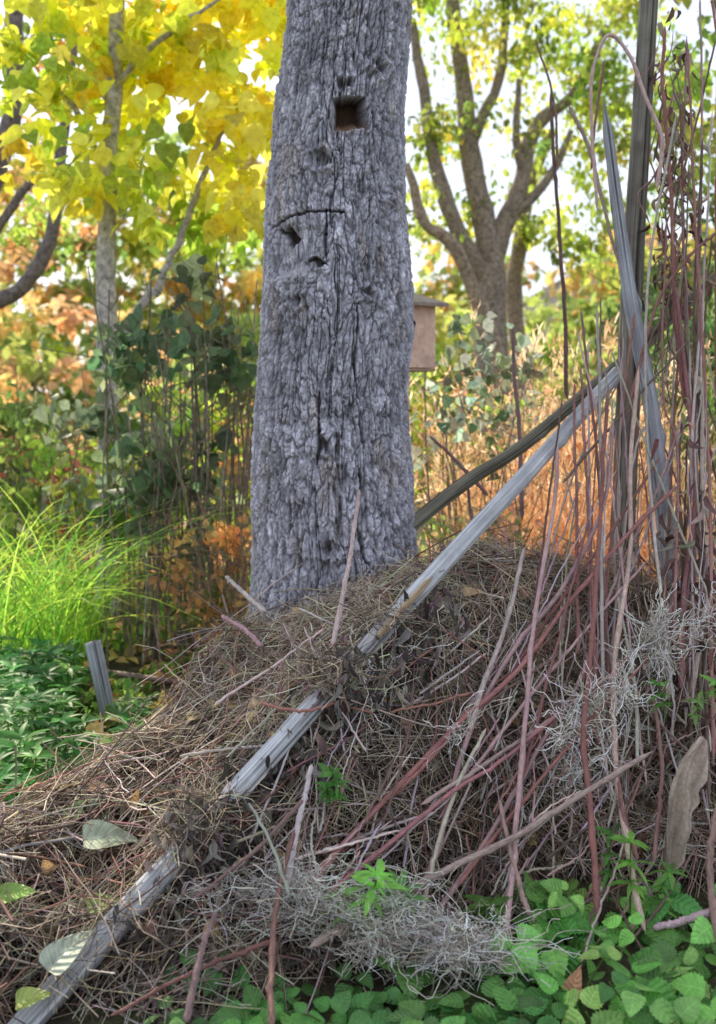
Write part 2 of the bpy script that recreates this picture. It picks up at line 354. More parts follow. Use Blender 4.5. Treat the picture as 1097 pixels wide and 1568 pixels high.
for (u,v,y,s,dx,c) in [(170,1278,2.86,.15,(1,.3,.05),(.42,.47,.33)),(105,1450,2.5,.13,(.5,.5,.5),(.42,.47,.36)),(160,1380,2.68,.09,(1,.4,.2),(.34,.5,.12)),(25,1365,2.62,.09,(1,.1,.3),(.3,.48,.1)),(50,1525,2.42,.08,(.8,.1,.3),(.4,.48,.12)),(115,1240,3.0,.09,(.4,.3,.7),(.36,.48,.18)),(395,1140,3.2,.07,(1,0,.1),(.75,.55,.28)),(365,1030,3.55,.07,(1,0,.4),(.75,.45,.2)),(205,1225,3.0,.06,(.2,0,1),(.68,.42,.16)),(460,935,3.75,.06,(1,0,.2),(.6,.4,.2)),(725,905,3.5,.07,(1,0,.3),(.6,.42,.24)),(880,1505,2.5,.07,(.2,-.1,1),(.7,.35,.2)),(300,1095,3.4,.06,(1,0,.3),(.7,.55,.25)),(150,1205,3.1,.06,(1,0,.3),(.7,.45,.25))]:
    q=at(u,v,y);q[2]=max(q[2],H(q[0],q[1])+.04)
    dd=np.array(dx,float);put(Fl,T_big,q-nrm(dd)*s*.5,s,dd,np.array([-.1,-.45,.9]),np.array(c),.9)
Fl.build('fallen_leaves',M_rasp,pile)
Fz=Acc()
def fluff(c,rad,n,l=.0085,K=12,br=1.,fl=.3,r=.0009):
    P=c+R.normal(size=(n,3))*np.array(rad)*.5
    st=R.normal(size=(n,K,3));st=st*.55+np.roll(st,1,1)*.6+R.normal(size=(n,1,3))*np.array([.9,.5,fl]);st[:,0]=0
    path=P[:,None]+np.cumsum(st,1)*l*.8*R.uniform(.5,1.4,(n,1,1))
    tubes(Fz,path,r,np.clip(pal([(.84,.8,.74),(.68,.61,.53),(.9,.87,.83),(.45,.38,.32)],n,.12)*br,.02,1))
for k in range(28):
    u=R.uniform(430,770);v=1378+(u-430)*.25+R.normal()*20; fluff(at(u,v,2.64+.03*R.normal()),(.03,.04,R.uniform(.015,.05)),int(R.uniform(15,75)),R.uniform(.006,.012),r=.0011)
for k in range(22):
    u=R.uniform(270,560);v=1345+(u-280)*.18+R.normal()*18; fluff(at(u,v,2.64),(.06,.05,.02),12,.014,br=.8,fl=.15)
for u,v,y,rr,k in [(540,1060,3.1,.03,60),(955,1065,3.1,.03,80),(885,1110,3.1,.03,80),(870,1190,3.05,.03,60),(1005,970,3.2,.035,130),(1010,1000,3.2,.02,60),(930,1150,3.05,.03,40),(1090,950,3.3,.05,60),(600,1010,3.2,.02,25),(900,1075,3.1,.02,60),(700,1120,3.0,.02,25),(860,1130,3.05,.02,40)]: fluff(at(u,v,y),(rr,rr,rr*1.6),k,l=.007,fl=1.1,r=.0013,br=1.1)
Fz.build('pale_weed_tangle',M_straw,pile)
# ------------------------------------------------------------ wooden poles
def pole(name,pts,rad,col,flat=0.,n=160,sides=40,ex=0.,seed=0,pointed=False,mat=None,knots=3):
    P=catm(pts,n);T=nrm(np.gradient(P,axis=0))
    X=nrm(np.cross(T,np.array([.15,-1,.1])));Y=np.cross(X,T)
    a=np.arange(sides)/sides*2*np.pi
    L=np.concatenate([[0],np.cumsum(np.linalg.norm(np.diff(P,axis=0),axis=1))])
    r=np.interp(np.linspace(0,1,n),np.linspace(0,1,len(rad)),rad)
    AA,LL=np.meshgrid(a,L)
    sq=1/np.maximum(abs(np.cos(AA-.4)),abs(np.sin(AA-.4)))
    rr=r[:,None]*((1-flat)+flat*sq*.88)
    ca,sa=np.cos(AA),np.sin(AA)
    gro=fbm(ca*4+seed,sa*4,LL*1.3,seed)-.5
    rr=rr*(1+gro*.30)+(fbm(ca*11,sa*11,LL*3,seed+5)-.5)*.010
    crack=sm(fbm(ca*6+9,sa*6,LL*.8,seed+9),.62,.70); rr=rr-crack*r[:,None]*.22
    for k in range(knots):
        la=R.uniform(.1,.9)*L[-1];aa=R.uniform(0,6.28);d2=((LL-la)/.03)**2+((np.angle(np.exp(1j*(AA-aa))))/.4)**2;rr=rr+.012*np.exp(-d2)
    if pointed: rr=rr*sm(LL,-.02,.16)
    V=P[:,None]+rr[...,None]*(ca[...,None]*X[:,None]+sa[...,None]*Y[:,None])
    C=np.array(col)*(1+1.1*gro[...,None])*(1-.75*crack[...,None])
    U=np.stack([ca*.5,LL,sa*.5],-1)
    ac=Acc();i=np.arange(n-1)[:,None]*sides+np.arange(sides);j=np.arange(n-1)[:,None]*sides+(np.arange(sides)+1)%sides
    ac.add(V,[np.stack([i,j,j+sides,i+sides],-1).reshape(-1,4),np.arange(sides)[None,::-1],((n-1)*sides+np.arange(sides))[None]],np.clip(C,.01,1),U)
    return ac.build(name,mat or M_wood)
pole('leaning_fence_rail',[PB-(PT-PB)*.04,PB+(PT-PB)*.5+np.array([0,0,.004]),PT],[.035,.033,.030,.028],(.60,.60,.62),.4,n=260,seed=2)
q0=at(578,975,3.17);q1=at(718,822,3.5);pole('broken_wood_slat',[q0,(q0+q1)/2,q1],[.008,.012,.01,.004],(.62,.46,.29),.6,n=60,sides=14,seed=4)
pole('old_fence_rail',[at(520,895,4.0),at(700,748,4.25),at(800,682,4.22),at(945,560,4.25),at(1130,395,4.2)],[.026,.028,.026,.022,.020],(.29,.27,.21),.2,n=240,seed=5)
pole('wooden_post',[np.array([1.02,4.15,0]),at(962,620,4.1),at(970,400,4.1),at(982,200,4.1),at(998,-60,4.1)],[.050,.046,.042,.037,.036],(.31,.285,.245),.3,n=300,seed=6,knots=5)
pole('wooden_post',[at(924,150,4.0),at(963,440,3.98),at(1000,640,3.93),at(1034,950,3.85),at(1050,1100,3.8)],[.018,.026,.028,.032,.032],(.5,.51,.56),.2,n=240,seed=8,pointed=True)
pole('wooden_stake',[at(143,983,4.72),at(170,1112,4.72)],[.033,.034],(.42,.43,.47),.15,n=50,seed=12,knots=0)
# ------------------------------------------------------------ pine tree
pine=empty('pine_tree')
vv=lambda v:CH-(v-600)*4.0/F
zk=np.array([-.1,vv(1050),vv(900),vv(800),vv(700),vv(600),vv(500),vv(400),vv(300),vv(150),vv(0),5.,9.5])
lk=np.array([380,385,393,391,392,396,404,409,414,428,444,455,480]);rk=np.array([660,655,642,632,624,619,628,624,616,613,624,610,550])
uc=(lk+rk)/2;rp=(rk-lk)/2
YT=4.2
cxk=(uc-548.5)*YT/F;rkk=rp*YT/F*.952
phi=np.concatenate([np.linspace(-1.85,1.85,640),np.linspace(1.85,2*np.pi-1.85,140)[1:-1]])
zz=np.concatenate([np.arange(.25,3.35,.0031),np.geomspace(3.36,9.5,90)])
PH,ZZ=np.meshgrid(phi,zz)
cxz=np.interp(ZZ,zk,cxk);rz=np.interp(ZZ,zk,rkk)
s=np.mod(PH,2*np.pi)/(2*np.pi)
wx=(fbm(np.cos(PH)*3.5,np.sin(PH)*3.5,ZZ*3,21)-.5);wy=(fbm(np.cos(PH)*4,np.sin(PH)*4,ZZ*4,31)-.5)
wf=(fbm(np.cos(PH)*22,np.sin(PH)*22,ZZ*16,23,2)-.5);wg=(fbm(np.cos(PH)*22,np.sin(PH)*22,ZZ*16,27,2)-.5)
f1,f2,id1=worley(s*42+wx*2.4+wf*.9,ZZ/.088+wy*2.4+wg*.7,42,3)
g1,g2,id2=worley(s*96+wx*4+wf*1.2,ZZ/.030+wy*4+wg,96,5)
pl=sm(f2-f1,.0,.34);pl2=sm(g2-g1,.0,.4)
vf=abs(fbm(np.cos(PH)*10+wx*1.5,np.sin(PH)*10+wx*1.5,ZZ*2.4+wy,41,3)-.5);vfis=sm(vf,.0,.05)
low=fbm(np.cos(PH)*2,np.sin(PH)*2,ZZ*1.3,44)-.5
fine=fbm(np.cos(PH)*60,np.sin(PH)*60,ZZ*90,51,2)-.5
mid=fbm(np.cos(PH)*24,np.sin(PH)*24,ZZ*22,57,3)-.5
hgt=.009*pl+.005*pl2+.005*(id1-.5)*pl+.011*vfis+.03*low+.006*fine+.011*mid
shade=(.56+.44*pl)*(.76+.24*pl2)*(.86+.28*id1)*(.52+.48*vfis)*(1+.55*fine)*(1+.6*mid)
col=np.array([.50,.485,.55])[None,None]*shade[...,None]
lich=sm(fbm(np.cos(PH)*9,np.sin(PH)*9,ZZ*10,61),.52,.68)*pl*pl2
col=col*(1+.32*lich[...,None])
brn=sm(fbm(np.cos(PH)*5+4,np.sin(PH)*5,ZZ*5,66),.58,.74)[...,None];col=col*(1-brn*np.array([.02,.08,.16]))
def sp(u,v):
    z=CH-(v-600)*3.93/F;c=np.interp(z,zk,cxk);r=np.interp(z,zk,rkk)
    xx=(u-548.5)*3.95/F
    return math.asin(max(-.97,min(.97,(xx-c)/r))),z,r
def loc(u,v):
    p,z,r=sp(u,v);return (PH-p)*r,ZZ-z
def setc(mask,c):
    global col; col=col*(1-mask[...,None])+np.array(c)*mask[...,None]
nzA=(fbm(np.cos(PH)*14,np.sin(PH)*14,ZZ*14,75)-.5);nzB=(fbm(np.cos(PH)*14+7,np.sin(PH)*14,ZZ*14,77)-.5)
a,bv=loc(536,172);wob=nzA*.022
ax=a+.10*bv+wob;by=bv-.12*a+nzB*.022
m=sm(np.maximum(abs(ax)/.060,abs(by)/.060),1.06,.92)
hgt=hgt*(1-m)-m*(.08-.035*sm(by,.0,-.05)); rim=sm(np.maximum(abs(ax)/.060,abs(by)/.060),1.35,1.05)*(1-m);hgt+=rim*.006
setc(m,(.07,.04,.025));setc(m*sm(by,-.015,-.05)*.8,(.36,.22,.14))  # dark wood inside; lower ledge painted lighter as if lit
for u,v,w_,h_,dp in [(449,361,.042,.030,.055),(489,402,.038,.016,.04),(435,349,.028,.010,.03)]:
    a,bv=loc(u,v);a=a+nzA*.03;bv=bv+nzB*.03
    m=sm(np.abs(a/w_)+np.abs((bv+.35*a)/h_)*.75,1.15,.75);hgt=hgt-m*dp;setc(m,(.05,.04,.035))
for u,v,rr,dk in [(492,243,.06,.5),(462,460,.045,.6),(562,452,.045,.7),(500,678,.05,.85),(502,838,.06,.7),(578,95,.05,.75),(530,128,.045,.7),(590,300,.03,.4),(480,405,.03,.3)]:
    a,bv=loc(u,v);a=a+nzA*.06;bv=bv+nzB*.06
    d=np.hypot(a,bv*1.15);ring=np.exp(-((d-rr*.8)/(rr*.28))**2)*.018;cen=sm(d,rr*.75,0)
    hgt=hgt+ring-.024*cen*dk*1.4+np.sin(d*300+8*nzA)*.0035*sm(d,rr*1.6,rr*.5)
    setc(cen*dk,(.08,.065,.06))
def crack(pts,wd,dp,dk=.8):
    global hgt
    for (u0,v0),(u1,v1) in zip(pts[:-1],pts[1:]):
        a0,b0=loc(u0,v0);p0,z0,r0=sp(u0,v0);p1,z1,_=sp(u1,v1)
        ex,ez=(p1-p0)*r0,(z1-z0);l2=ex*ex+ez*ez;a1=a0+nzA*.02;b1=b0+nzB*.02
        t=np.clip((a1*ex+b1*ez)/l2,0,1);d=np.hypot(a1-t*ex,b1-t*ez)+mid*.006
        m=sm(d,wd,wd*.3);hgt=hgt-m*dp;setc(m*dk,(.05,.04,.04))
crack([(416,342),(440,331),(470,324),(500,322),(526,324)],.0075,.018,.85)
crack([(501,322),(500,360),(502,402)],.007,.014,.85)
crack([(490,600),(493,660),(489,710)],.007,.016)
crack([(545,470),(540,560),(548,620)],.006,.014)
crack([(550,720),(545,800),(556,860)],.006,.014)
crack([(430,500),(437,590),(432,650)],.004,.01,.6);crack([(590,520),(585,600),(590,700)],.004,.01,.6);crack([(560,200),(570,280),(562,330)],.004,.01,.6)
a,bv=loc(452,418);m=np.exp(-((bv-.25*a*1-.0)/.024)**2-(a/.075)**2);hgt=hgt*(1-.7*m)+.026*m;setc(m*.5,(.62,.6,.64))
a,bv=loc(455,385);m=sm(np.maximum(abs(a)/.10,abs(bv)/.10),1,.8)*.7;hgt=hgt*(1-m*.6)
rr=rz+hgt+.05*np.exp(-(ZZ-.3)/.25)*(.4+.6*np.cos(PH*5+1))*(ZZ<2)
V=np.stack([cxz+rr*np.sin(PH),YT-rr*np.cos(PH),ZZ],-1)
nz,na=PH.shape;i=np.arange(nz-1)[:,None]*na+np.arange(na);j=np.arange(nz-1)[:,None]*na+(np.arange(na)+1)%na
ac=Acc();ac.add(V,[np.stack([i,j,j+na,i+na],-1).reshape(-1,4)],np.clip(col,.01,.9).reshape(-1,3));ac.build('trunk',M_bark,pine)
lim=Acc();ndl=Acc()
for k in range(12):
    z=5.4+k*.33;an=k*2.4;L_=1.7-.05*k;d=np.array([math.cos(an),math.sin(an),.12])
    p0=np.array([-.05,4.2,z]);pp=[p0,p0+d*L_*.5,p0+d*L_+np.array([0,0,-.15])]
    tubes(lim,catm(pp,10),np.linspace(.04,.01,10),(.2,.17,.16),8)
    for q in catm(pp,8)[3:]: cloud(ndl,T_lance,q,(.3,.3,.15),5,30,.14,.09,[(.05,.09,.035),(.07,.11,.04)],droop=-.1)
lim.build('limbs',M_bark2,pine);ndl.build('needles',M_leaf,pine)
# ------------------------------------------------------------ birdhouse
bh=empty('birdhouse')
def box(name,verts,mat,col,parent):
    ac=Acc();v=np.array(verts,float);ac.add(v,[np.array([[0,1,2,3],[7,6,5,4],[0,4,5,1],[1,5,6,2],[2,6,7,3],[3,7,4,0]])],np.array(col),v*1.0);o=ac.build(name,mat,parent,False)
    bm=o.modifiers.new('b','BEVEL');bm.width=.003;bm.segments=2;return o
M_box=mat_attr('birdhouse_board',40,.8,1.2,.75,.3,.002,spec=.2)
c=at(619,512,4.62);cx,cy,cz=c
ang=.55;ca,sa=math.cos(ang),math.sin(ang)
def bx(x,y,z): return (cx+x*ca-y*sa,cy+x*sa+y*ca,cz+z)
def slab(x0,x1,y0,y1,z0,z1,dzx=0,dzy=0):
    r=[]
    for z in (z0,z1):
        for x,y in ((x0,y0),(x1,y0),(x1,y1),(x0,y1)):
            r.append(bx(x,y,z+(dzy*(y-y0) if z==z1 else 0)+(dzx*(x-x0) if z==z1 else 0)))
    return r
W2=.10
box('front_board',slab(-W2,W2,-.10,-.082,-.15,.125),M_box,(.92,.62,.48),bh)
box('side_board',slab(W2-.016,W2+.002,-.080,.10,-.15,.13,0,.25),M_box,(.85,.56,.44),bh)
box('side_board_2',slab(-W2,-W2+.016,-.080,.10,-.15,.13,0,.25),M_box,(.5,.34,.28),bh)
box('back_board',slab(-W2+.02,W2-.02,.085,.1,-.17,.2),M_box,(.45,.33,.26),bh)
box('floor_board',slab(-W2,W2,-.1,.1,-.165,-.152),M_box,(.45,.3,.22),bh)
rf=[]
for dz in (0,.018):
    for x,y in ((-W2-.03,-.15),(W2+.035,-.15),(W2+.035,.12),(-W2-.03,.12)): rf.append(bx(x,y,.128+.25*(y+.1)+dz))
box('roof',rf,M_box,(.36,.29,.24),bh)
hv=np.array([bx(-.03+.022*math.cos(t),-.1025,.04+.022*math.sin(t)) for t in np.linspace(0,2*np.pi,20,endpoint=False)]);ac=Acc();ac.add(hv,[np.arange(20)[None]],(.01,.01,.01));ac.build('entrance_hole',M_box,bh)
box('mounting_strap',[(cx-.2,4.4,cz-.02),(cx+.02,4.4,cz-.02),(cx+.02,cy+.05,cz-.02),(cx-.2,cy,cz-.02),(cx-.2,4.4,cz+.02),(cx+.02,4.4,cz+.02),(cx+.02,cy+.05,cz+.02),(cx-.2,cy,cz+.02)],M_box,(.2,.17,.14),bh)
# ------------------------------------------------------------ bramble canes
yv=lambda u,v:np.interp(v,[0,600,850,1000,1200,1400,1568],[3.85,3.75,3.5,3.22,2.98,2.76,2.52])-(.12 if u<560 else 0)
Cn=Acc()
PK=(.44,.30,.28);RD=(.31,.15,.13);GP=(.55,.46,.44);DK=(.19,.12,.10)
def cane(pts,r,col,dy=0,K=40,y=None):
    p=[at(u,v,(yv(u,v) if y is None else y)+dy) for u,v in pts]
    P=catm(p,K)+np.cumsum(R.normal(size=(K,3)),0)*.0008
    node=(np.arange(K)%7==4)
    P=P+np.where(node[:,None],R.normal(size=(K,3))*.002,0)
    rad=np.linspace(r*.72,r,K)*(1+.2*node); rad[0]=rad[-1]=.001
    tubes(Cn,P,rad,np.clip(pal([col],1,.15),.02,1),8)
    if r>.006:
        n=int(K*1.2);ii=R.integers(1,K-1,n);d=nrm(R.normal(size=(n,3)));b0=P[ii]+R.normal(size=(n,3))*.004
        tubes(Cn,np.stack([b0,b0+d*.008+np.array([0,0,-.002])],1)+d[:,None]*r*.8,np.tile([[.0016,.0002]],(n,1)),np.clip(np.array(col)*.7,.02,1),3)
for pts,r,c,dy in [
 ([(551,750),(536,860),(512,995)],.0085,GP,.0),([(345,883),(380,912),(410,940)],.010,GP,.5),([(340,942),(372,962),(402,988)],.009,PK,.4),
 ([(555,798),(595,838),(630,882)],.009,PK,.55),
 ([(803,838),(775,950),(742,1040),(722,1120)],.009,PK,0),
 ([(940,640),(925,770),(860,900),(780,1000),(715,1120),(660,1310),(615,1415)],.009,PK,.02),
 ([(855,682),(848,780),(822,940),(806,1120),(792,1290),(775,1465)],.0085,PK,-.03),
 ([(932,590),(918,800),(905,980),(892,1120),(905,1270),(915,1400)],.009,RD,-.05),
 ([(1000,1150),(880,1222),(780,1285),(680,1335),(560,1398),(470,1450)],.0105,PK,-.06),
 ([(1042,740),(950,830),(870,925),(790,1030),(700,1110),(590,1225),(440,1385)],.0085,RD,0),
 ([(978,560),(966,700),(965,850),(944,1000),(943,1150),(962,1290),(990,1430)],.0095,PK,.0),
 ([(1035,440),(1052,600),(1064,750),(1048,900),(1042,1060)],.010,RD,.1),
 ([(1018,40),(1015,130),(1030,300),(1035,480),(1050,620)],.0085,RD,.15),
 ([(915,330),(905,220),(905,110),(930,52),(962,80),(985,140),(1012,210),(1005,290)],.008,PK,.1),
 ([(955,430),(930,340),(900,230),(868,165)],.008,PK,.2),
 ([(1097,355),(1050,400),(1005,470),(960,640)],.007,RD,.1),
 ([(478,1172),(458,1265),(440,1370)],.009,GP,-.05),([(452,1270),(428,1360),(414,1460),(416,1570)],.008,RD,-.1),
 ([(333,1395),(305,1480),(285,1570)],.009,(.28,.17,.19),-.1),([(690,1125),(640,1180),(560,1250),(480,1350)],.007,RD,0),
 ([(765,1225),(790,1330),(812,1402)],.008,PK,-.03),([(745,1115),(700,1210),(668,1330),(650,1430)],.007,GP,0),
 ([(860,1090),(760,1170),(690,1215),(600,1290),(500,1370)],.007,RD,-.02),([(940,1030),(850,1095),(770,1150),(640,1230)],.007,PK,0),
 ([(900,1010),(880,1060),(830,1140),(745,1290),(660,1410)],.008,PK,.02),([(1097,1235),(1085,1340),(1110,1500)],.011,DK,-.1),
 ([(1000,1420),(1050,1410),(1100,1390)],.011,GP,-.1),([(380,1230),(420,1310),(440,1370)],.005,GP,-.1),
 ([(300,1375),(400,1300),(470,1230)],.006,DK,-.1),([(170,1555),(300,1490),(420,1440)],.006,RD,-.05),
 ([(1080,560),(1078,760),(1085,900),(1060,1080)],.009,GP,.1),([(1070,520),(1060,700),(1080,860),(1090,1000)],.007,GP,.12),
 ([(1045,640),(1010,740),(960,850),(930,930)],.006,PK,.1),
 ([(905,260),(912,180),(925,90)],.006,RD,.3),
 ([(1097,60),(1070,180),(1040,300),(1030,400)],.006,DK,.4),([(1000,1060),(1015,1180),(1000,1320)],.007,DK,0),
 ([(945,1120),(950,1230),(975,1310)],.007,RD,.0),([(560,1050),(480,1085),(400,1075)],.005,RD,-.05),([(600,1090),(660,1075),(720,1060)],.004,RD,-.05),
 ([(1010,700),(940,810),(850,930),(760,1060)],.006,RD,.05),([(990,860),(900,960),(800,1080),(700,1210)],.006,PK,.03),([(1000,1000),(900,1110),(800,1230),(700,1360)],.006,RD,.0)]: cane(pts,r,c,dy)
for pts,r,c,y in [([(843,140),(850,260),(858,380),(866,500),(868,610)],.010,(.26,.14,.14),4.6),([(786,500),(788,580),(795,660),(800,800)],.011,(.25,.17,.16),5.0),([(658,668),(700,710),(745,762)],.009,(.3,.18,.16),4.5),([(715,720),(722,770),(730,830)],.008,(.3,.2,.18),4.5),([(820,60),(845,150),(850,260)],.006,(.3,.2,.15),4.6)]: cane(pts,r,c,0,y=y)
for k in range(16):
    u0=R.uniform(1012,1100);v0=R.uniform(-30,380);u1=u0+R.normal()*28;u2=u1+R.normal()*30
    cane([(u0,v0),((u0+u1)/2+R.normal()*10,v0+260),(u1,700),(u2,R.uniform(980,1250))],R.uniform(.003,.007),[PK,RD,RD,GP,DK][R.integers(5)],R.uniform(.02,.3),K=60)
for k in range(10):
    u0=R.uniform(880,975);v0=R.uniform(440,640);u1=u0+R.normal()*35
    cane([(u0,v0),((u0+u1)/2,v0+250),(u1,R.uniform(980,1250))],R.uniform(.003,.0065),[PK,RD,RD,GP][R.integers(4)],R.uniform(.0,.2),K=50)
for k in range(75):
    u0=R.uniform(860,1110);v0=R.uniform(480,950);u1=u0+R.normal()*70;v1=v0+R.uniform(150,420)
    cane([(u0,v0),((u0+u1)/2+R.normal()*5,(v0+v1)/2),(u1,v1)],R.uniform(.0018,.0058),[PK,RD,GP,GP,DK,(.45,.38,.32)][R.integers(6)],R.uniform(.0,.2) if not (960<u0<1050) else R.uniform(.25,.5))
for k in range(190):
    u0=R.uniform(420,1090);v0=R.uniform(940,1330);an=R.normal()*.6+.55;l=R.uniform(60,240);u1=u0-l*math.sin(an);v1=v0+l*math.cos(an)
    cane([(u0,v0),((u0+u1)/2+R.normal()*6,(v0+v1)/2),(u1,v1)],R.uniform(.0016,.0048),[PK,RD,GP,GP,DK,(.45,.38,.32)][R.integers(6)],R.uniform(.0,.12))
for k in range(42):
    u0=R.uniform(1008,1050);v0=R.uniform(30,520);pts=[(u0,v0)]
    for q in range(4): pts.append((pts[-1][0]+R.normal()*11,pts[-1][1]+R.uniform(15,45)))
    cane(pts,R.uniform(.0015,.0045),[DK,RD,(.28,.2,.16)][R.integers(3)],R.uniform(.1,.35),K=20)
Cn.build('bramble_canes',M_cane)
dv=Acc();pts=[at(1075,1130,2.95),at(1040,1190,2.9),at(1030,1260,2.9),at(1018,1340,2.9)]
P=catm(pts,24);T=nrm(np.gradient(P,axis=0));K=24;M=11
wd=np.interp(np.linspace(0,1,K),[0,.15,.5,.85,1],[.008,.035,.045,.028,.004])*(1+.08*np.sin(np.arange(K)*1.3));c=np.linspace(-1,1,M)
X=nrm(np.cross(T,np.array([.3,-1,.1])));Y=np.cross(X,T)
V=P[:,None]+X[:,None]*(wd[:,None]*c)[...,None]+Y[:,None]*((wd[:,None]*(abs(c)**1.5)*1.1+.014*np.sin(np.arange(K)[:,None]*.4+c*7)))[...,None]
i=np.arange(K-1)[:,None]*M+np.arange(M-1);U=np.zeros((K,M,3));U[...,0]=c*.5;U[...,1]=np.linspace(0,1,K)[:,None]*.2
cc_=np.array([.58,.46,.38])*(1-.35*np.clip(np.sin(c*14),0,1)[None,:,None]*np.ones((K,1,1)))
dv.add(V,[np.stack([i,i+1,i+M+1,i+M],-1).reshape(-1,4)],cc_.reshape(-1,3),U);dv.build('dried_leaf',M_straw)
# ------------------------------------------------------------ undergrowth
def rasp(name,pts,hs,cols,size):
    ac=Acc();st=Acc();e=empty(name)
    for (x,y),h in zip(pts,hs):
        z0=max(float(H(x,y)),0)
        top=np.array([x+R.normal()*.03,y-abs(R.normal())*.02,z0+h]);b0=np.array([x+R.normal()*.04,y+.04,z0-.02])
        tubes(st,catm([b0,(b0+top)/2+R.normal(size=3)*.01,top],6),.0022,(.2,.26,.09),5)
        an=R.uniform(0,6.28);D=np.array([math.cos(an),math.sin(an)*.9-.45,R.uniform(-.45,.1)]);D/=np.linalg.norm(D)
        N=np.array([R.normal()*.3,-.5+R.normal()*.3,1.0]);S_=size*R.uniform(.6,1.2);c=np.clip(pal(cols,1,.2),.01,1)
        side=nrm(np.cross(D,N))
        for k,(dd,s) in enumerate([(D,1.0),(nrm(D*.35+side),.82),(nrm(D*.35-side),.82)]):
            put(ac,T_rasp,top+dd*.012+(D*.03 if k==0 else 0),S_*s,dd,N+R.normal(size=3)*.25,c,1.05)
    ac.build('leaflets',M_rasp,e);st.build('stems',M_leaf,e)
GR=[(.17,.40,.08),(.24,.50,.11),(.11,.29,.06),(.32,.58,.14)]
pts=[];hs=[]
while len(pts)<105:
    x=R.uniform(.38,1.25);y=R.uniform(2.25,3.02)
    if x/y<.15: continue
    pts.append((x,y));hs.append(R.uniform(.03,.17)*(1 if y<2.85 else .5))
rasp('raspberry_plant',pts,hs,GR,.09)
pts=[];hs=[]
while len(pts)<80:
    x=R.uniform(-.42,.45);y=R.uniform(2.2,2.60+.25*max(x,0)-(.05 if x<0 else 0)); 
    pts.append((x,y));hs.append(R.uniform(.01,.08))
rasp('raspberry_plant',pts,hs,[(.10,.27,.06),(.14,.35,.08),(.07,.2,.045)],.08)  # same plant; darker greens paint in the shade at lower left
def whorls(ac,st,pts,hs,cols,ls,tiers=3,per=6,wd=1.5):
    for p,h in zip(pts,hs):
        p=np.array(p,float);top=p+np.array([R.normal()*.03,R.normal()*.03,h])
        tubes(st,catm([p,(p+top)/2,top],5),.0025,(.18,.28,.09),5)
        c=np.clip(pal(cols,1,.2),.01,1)
        for t in range(tiers):
            f=1-t*.28;q=p+(top-p)*f;an=R.uniform(0,6.28)+np.arange(per)/per*6.28
            D=np.stack([np.cos(an),np.sin(an),np.full(per,.35-.25*t)+R.normal(size=per)*.25],1)
            put(ac,T_lance,np.tile(q,(per,1)),ls*R.uniform(.5,1.15,per)*(1-.1*t),D,np.array([0,-.3,1.])+R.normal(size=(per,3))*.35,c*(1+R.normal(size=(per,1))*.12),wd)
e=empty('nettle_patch');ac=Acc();st=Acc();pts=[];hs=[]
while len(pts)<420:
    y=R.uniform(3.3,5.3);x=R.uniform(-.37*y,-.20*y)
    if H(x,y)>.03 or (abs(x+1.14)<.12 and y<4.72 and y>4.2 ): continue
    if x>-.27*y and y>4.7: continue
    pts.append((x,y,-.01));hs.append(R.uniform(.04,.26)*(1.1 if x<-.27*y else .6))
whorls(ac,st,pts,hs,[(.12,.30,.09),(.17,.38,.10),(.07,.20,.06),(.19,.38,.14)],.09,4,6,1.05)
ac.build('leaves',M_leaf,e);st.build('stems',M_leaf,e)
e=empty('bedstraw_sprigs');ac=Acc();st=Acc()
S5=[(at(525,1240,2.85),.10,.065),(at(500,1230,2.85),.05,.055),(at(565,1400,2.66),.12,.085),(at(610,1410,2.7),.08,.08),(at(540,1420,2.66),.08,.075),(at(965,1400,2.8),.19,.075),(at(985,1410,2.8),.12,.075),(at(930,1380,2.85),.16,.06),(at(1020,1100,3.1),.1,.05),(at(1060,1110,3.1),.06,.05),(at(735,1420,2.75),.06,.075),(at(760,1430,2.75),.05,.08),(at(820,1390,2.85),.07,.07),(at(1090,1080,3.2),.07,.05)]
for p,h,l in S5: whorls(ac,st,[p],[h],[(.16,.36,.09),(.22,.43,.11)],l,3,7,1.1)
ac.build('leaves',M_leaf,e);st.build('stems',M_leaf,e)
def grass(x0,x1,y0,y1,n,l0,l1,cols,w_=.0055,spread=1.,lean=(.35,-.2)):
    gr=Acc();K=9
    b0=np.stack([R.uniform(x0,x1,n),R.uniform(y0,y1,n),np.zeros(n)],1)
    an=R.uniform(0,6.28,n);d=np.stack([np.cos(an)+lean[0],np.sin(an)*.6+lean[1],np.zeros(n)],1)*spread;l=R.uniform(l0,l1,n)[:,None,None];t=np.linspace(0,1,K)[None,:,None]
    path=b0[:,None]+l*(d[:,None]*t**1.7*R.uniform(.3,.8,(n,1,1))+np.array([0,0,1.])*(t*1.05-t**2.6*R.uniform(.2,.8,(n,1,1))))
    ribbons(gr,path,w_*np.linspace(1,.15,K)[None],np.clip(pal(cols,n,.2),.02,1))
    return gr,path
gr,_=grass(-2.2,-1.45,5.2,6.2,560,.6,1.4,[(.4,.62,.08),(.5,.66,.12),(.2,.42,.06),(.13,.3,.05)],.005);gr.build('sedge_grass',M_leaf)
gr,path=grass(.6,2.0,5.7,6.5,1200,.8,2.3,[(.7,.5,.27),(.78,.58,.34),(.55,.35,.2)],.0035,.4,(0,0))
tip=path[::2,-1];n=len(tip)
for q in range(12): put(gr,T_lance,tip+R.normal(size=(n,3))*np.array([.03,.03,.05]),R.uniform(.04,.10,n),R.normal(size=(n,3))*.5+np.array([0,0,.8]),R.normal(size=(n,3)),np.clip(pal([(.88,.62,.40),(.88,.72,.54),(.75,.45,.28)],n,.1),.02,1),.5)
gr.build('ornamental_grass_plumes',M_leaf)
lt=Acc();n=4200;x=R.uniform(-3.4,3.,n);y=R.uniform(4.3,9.5,n)
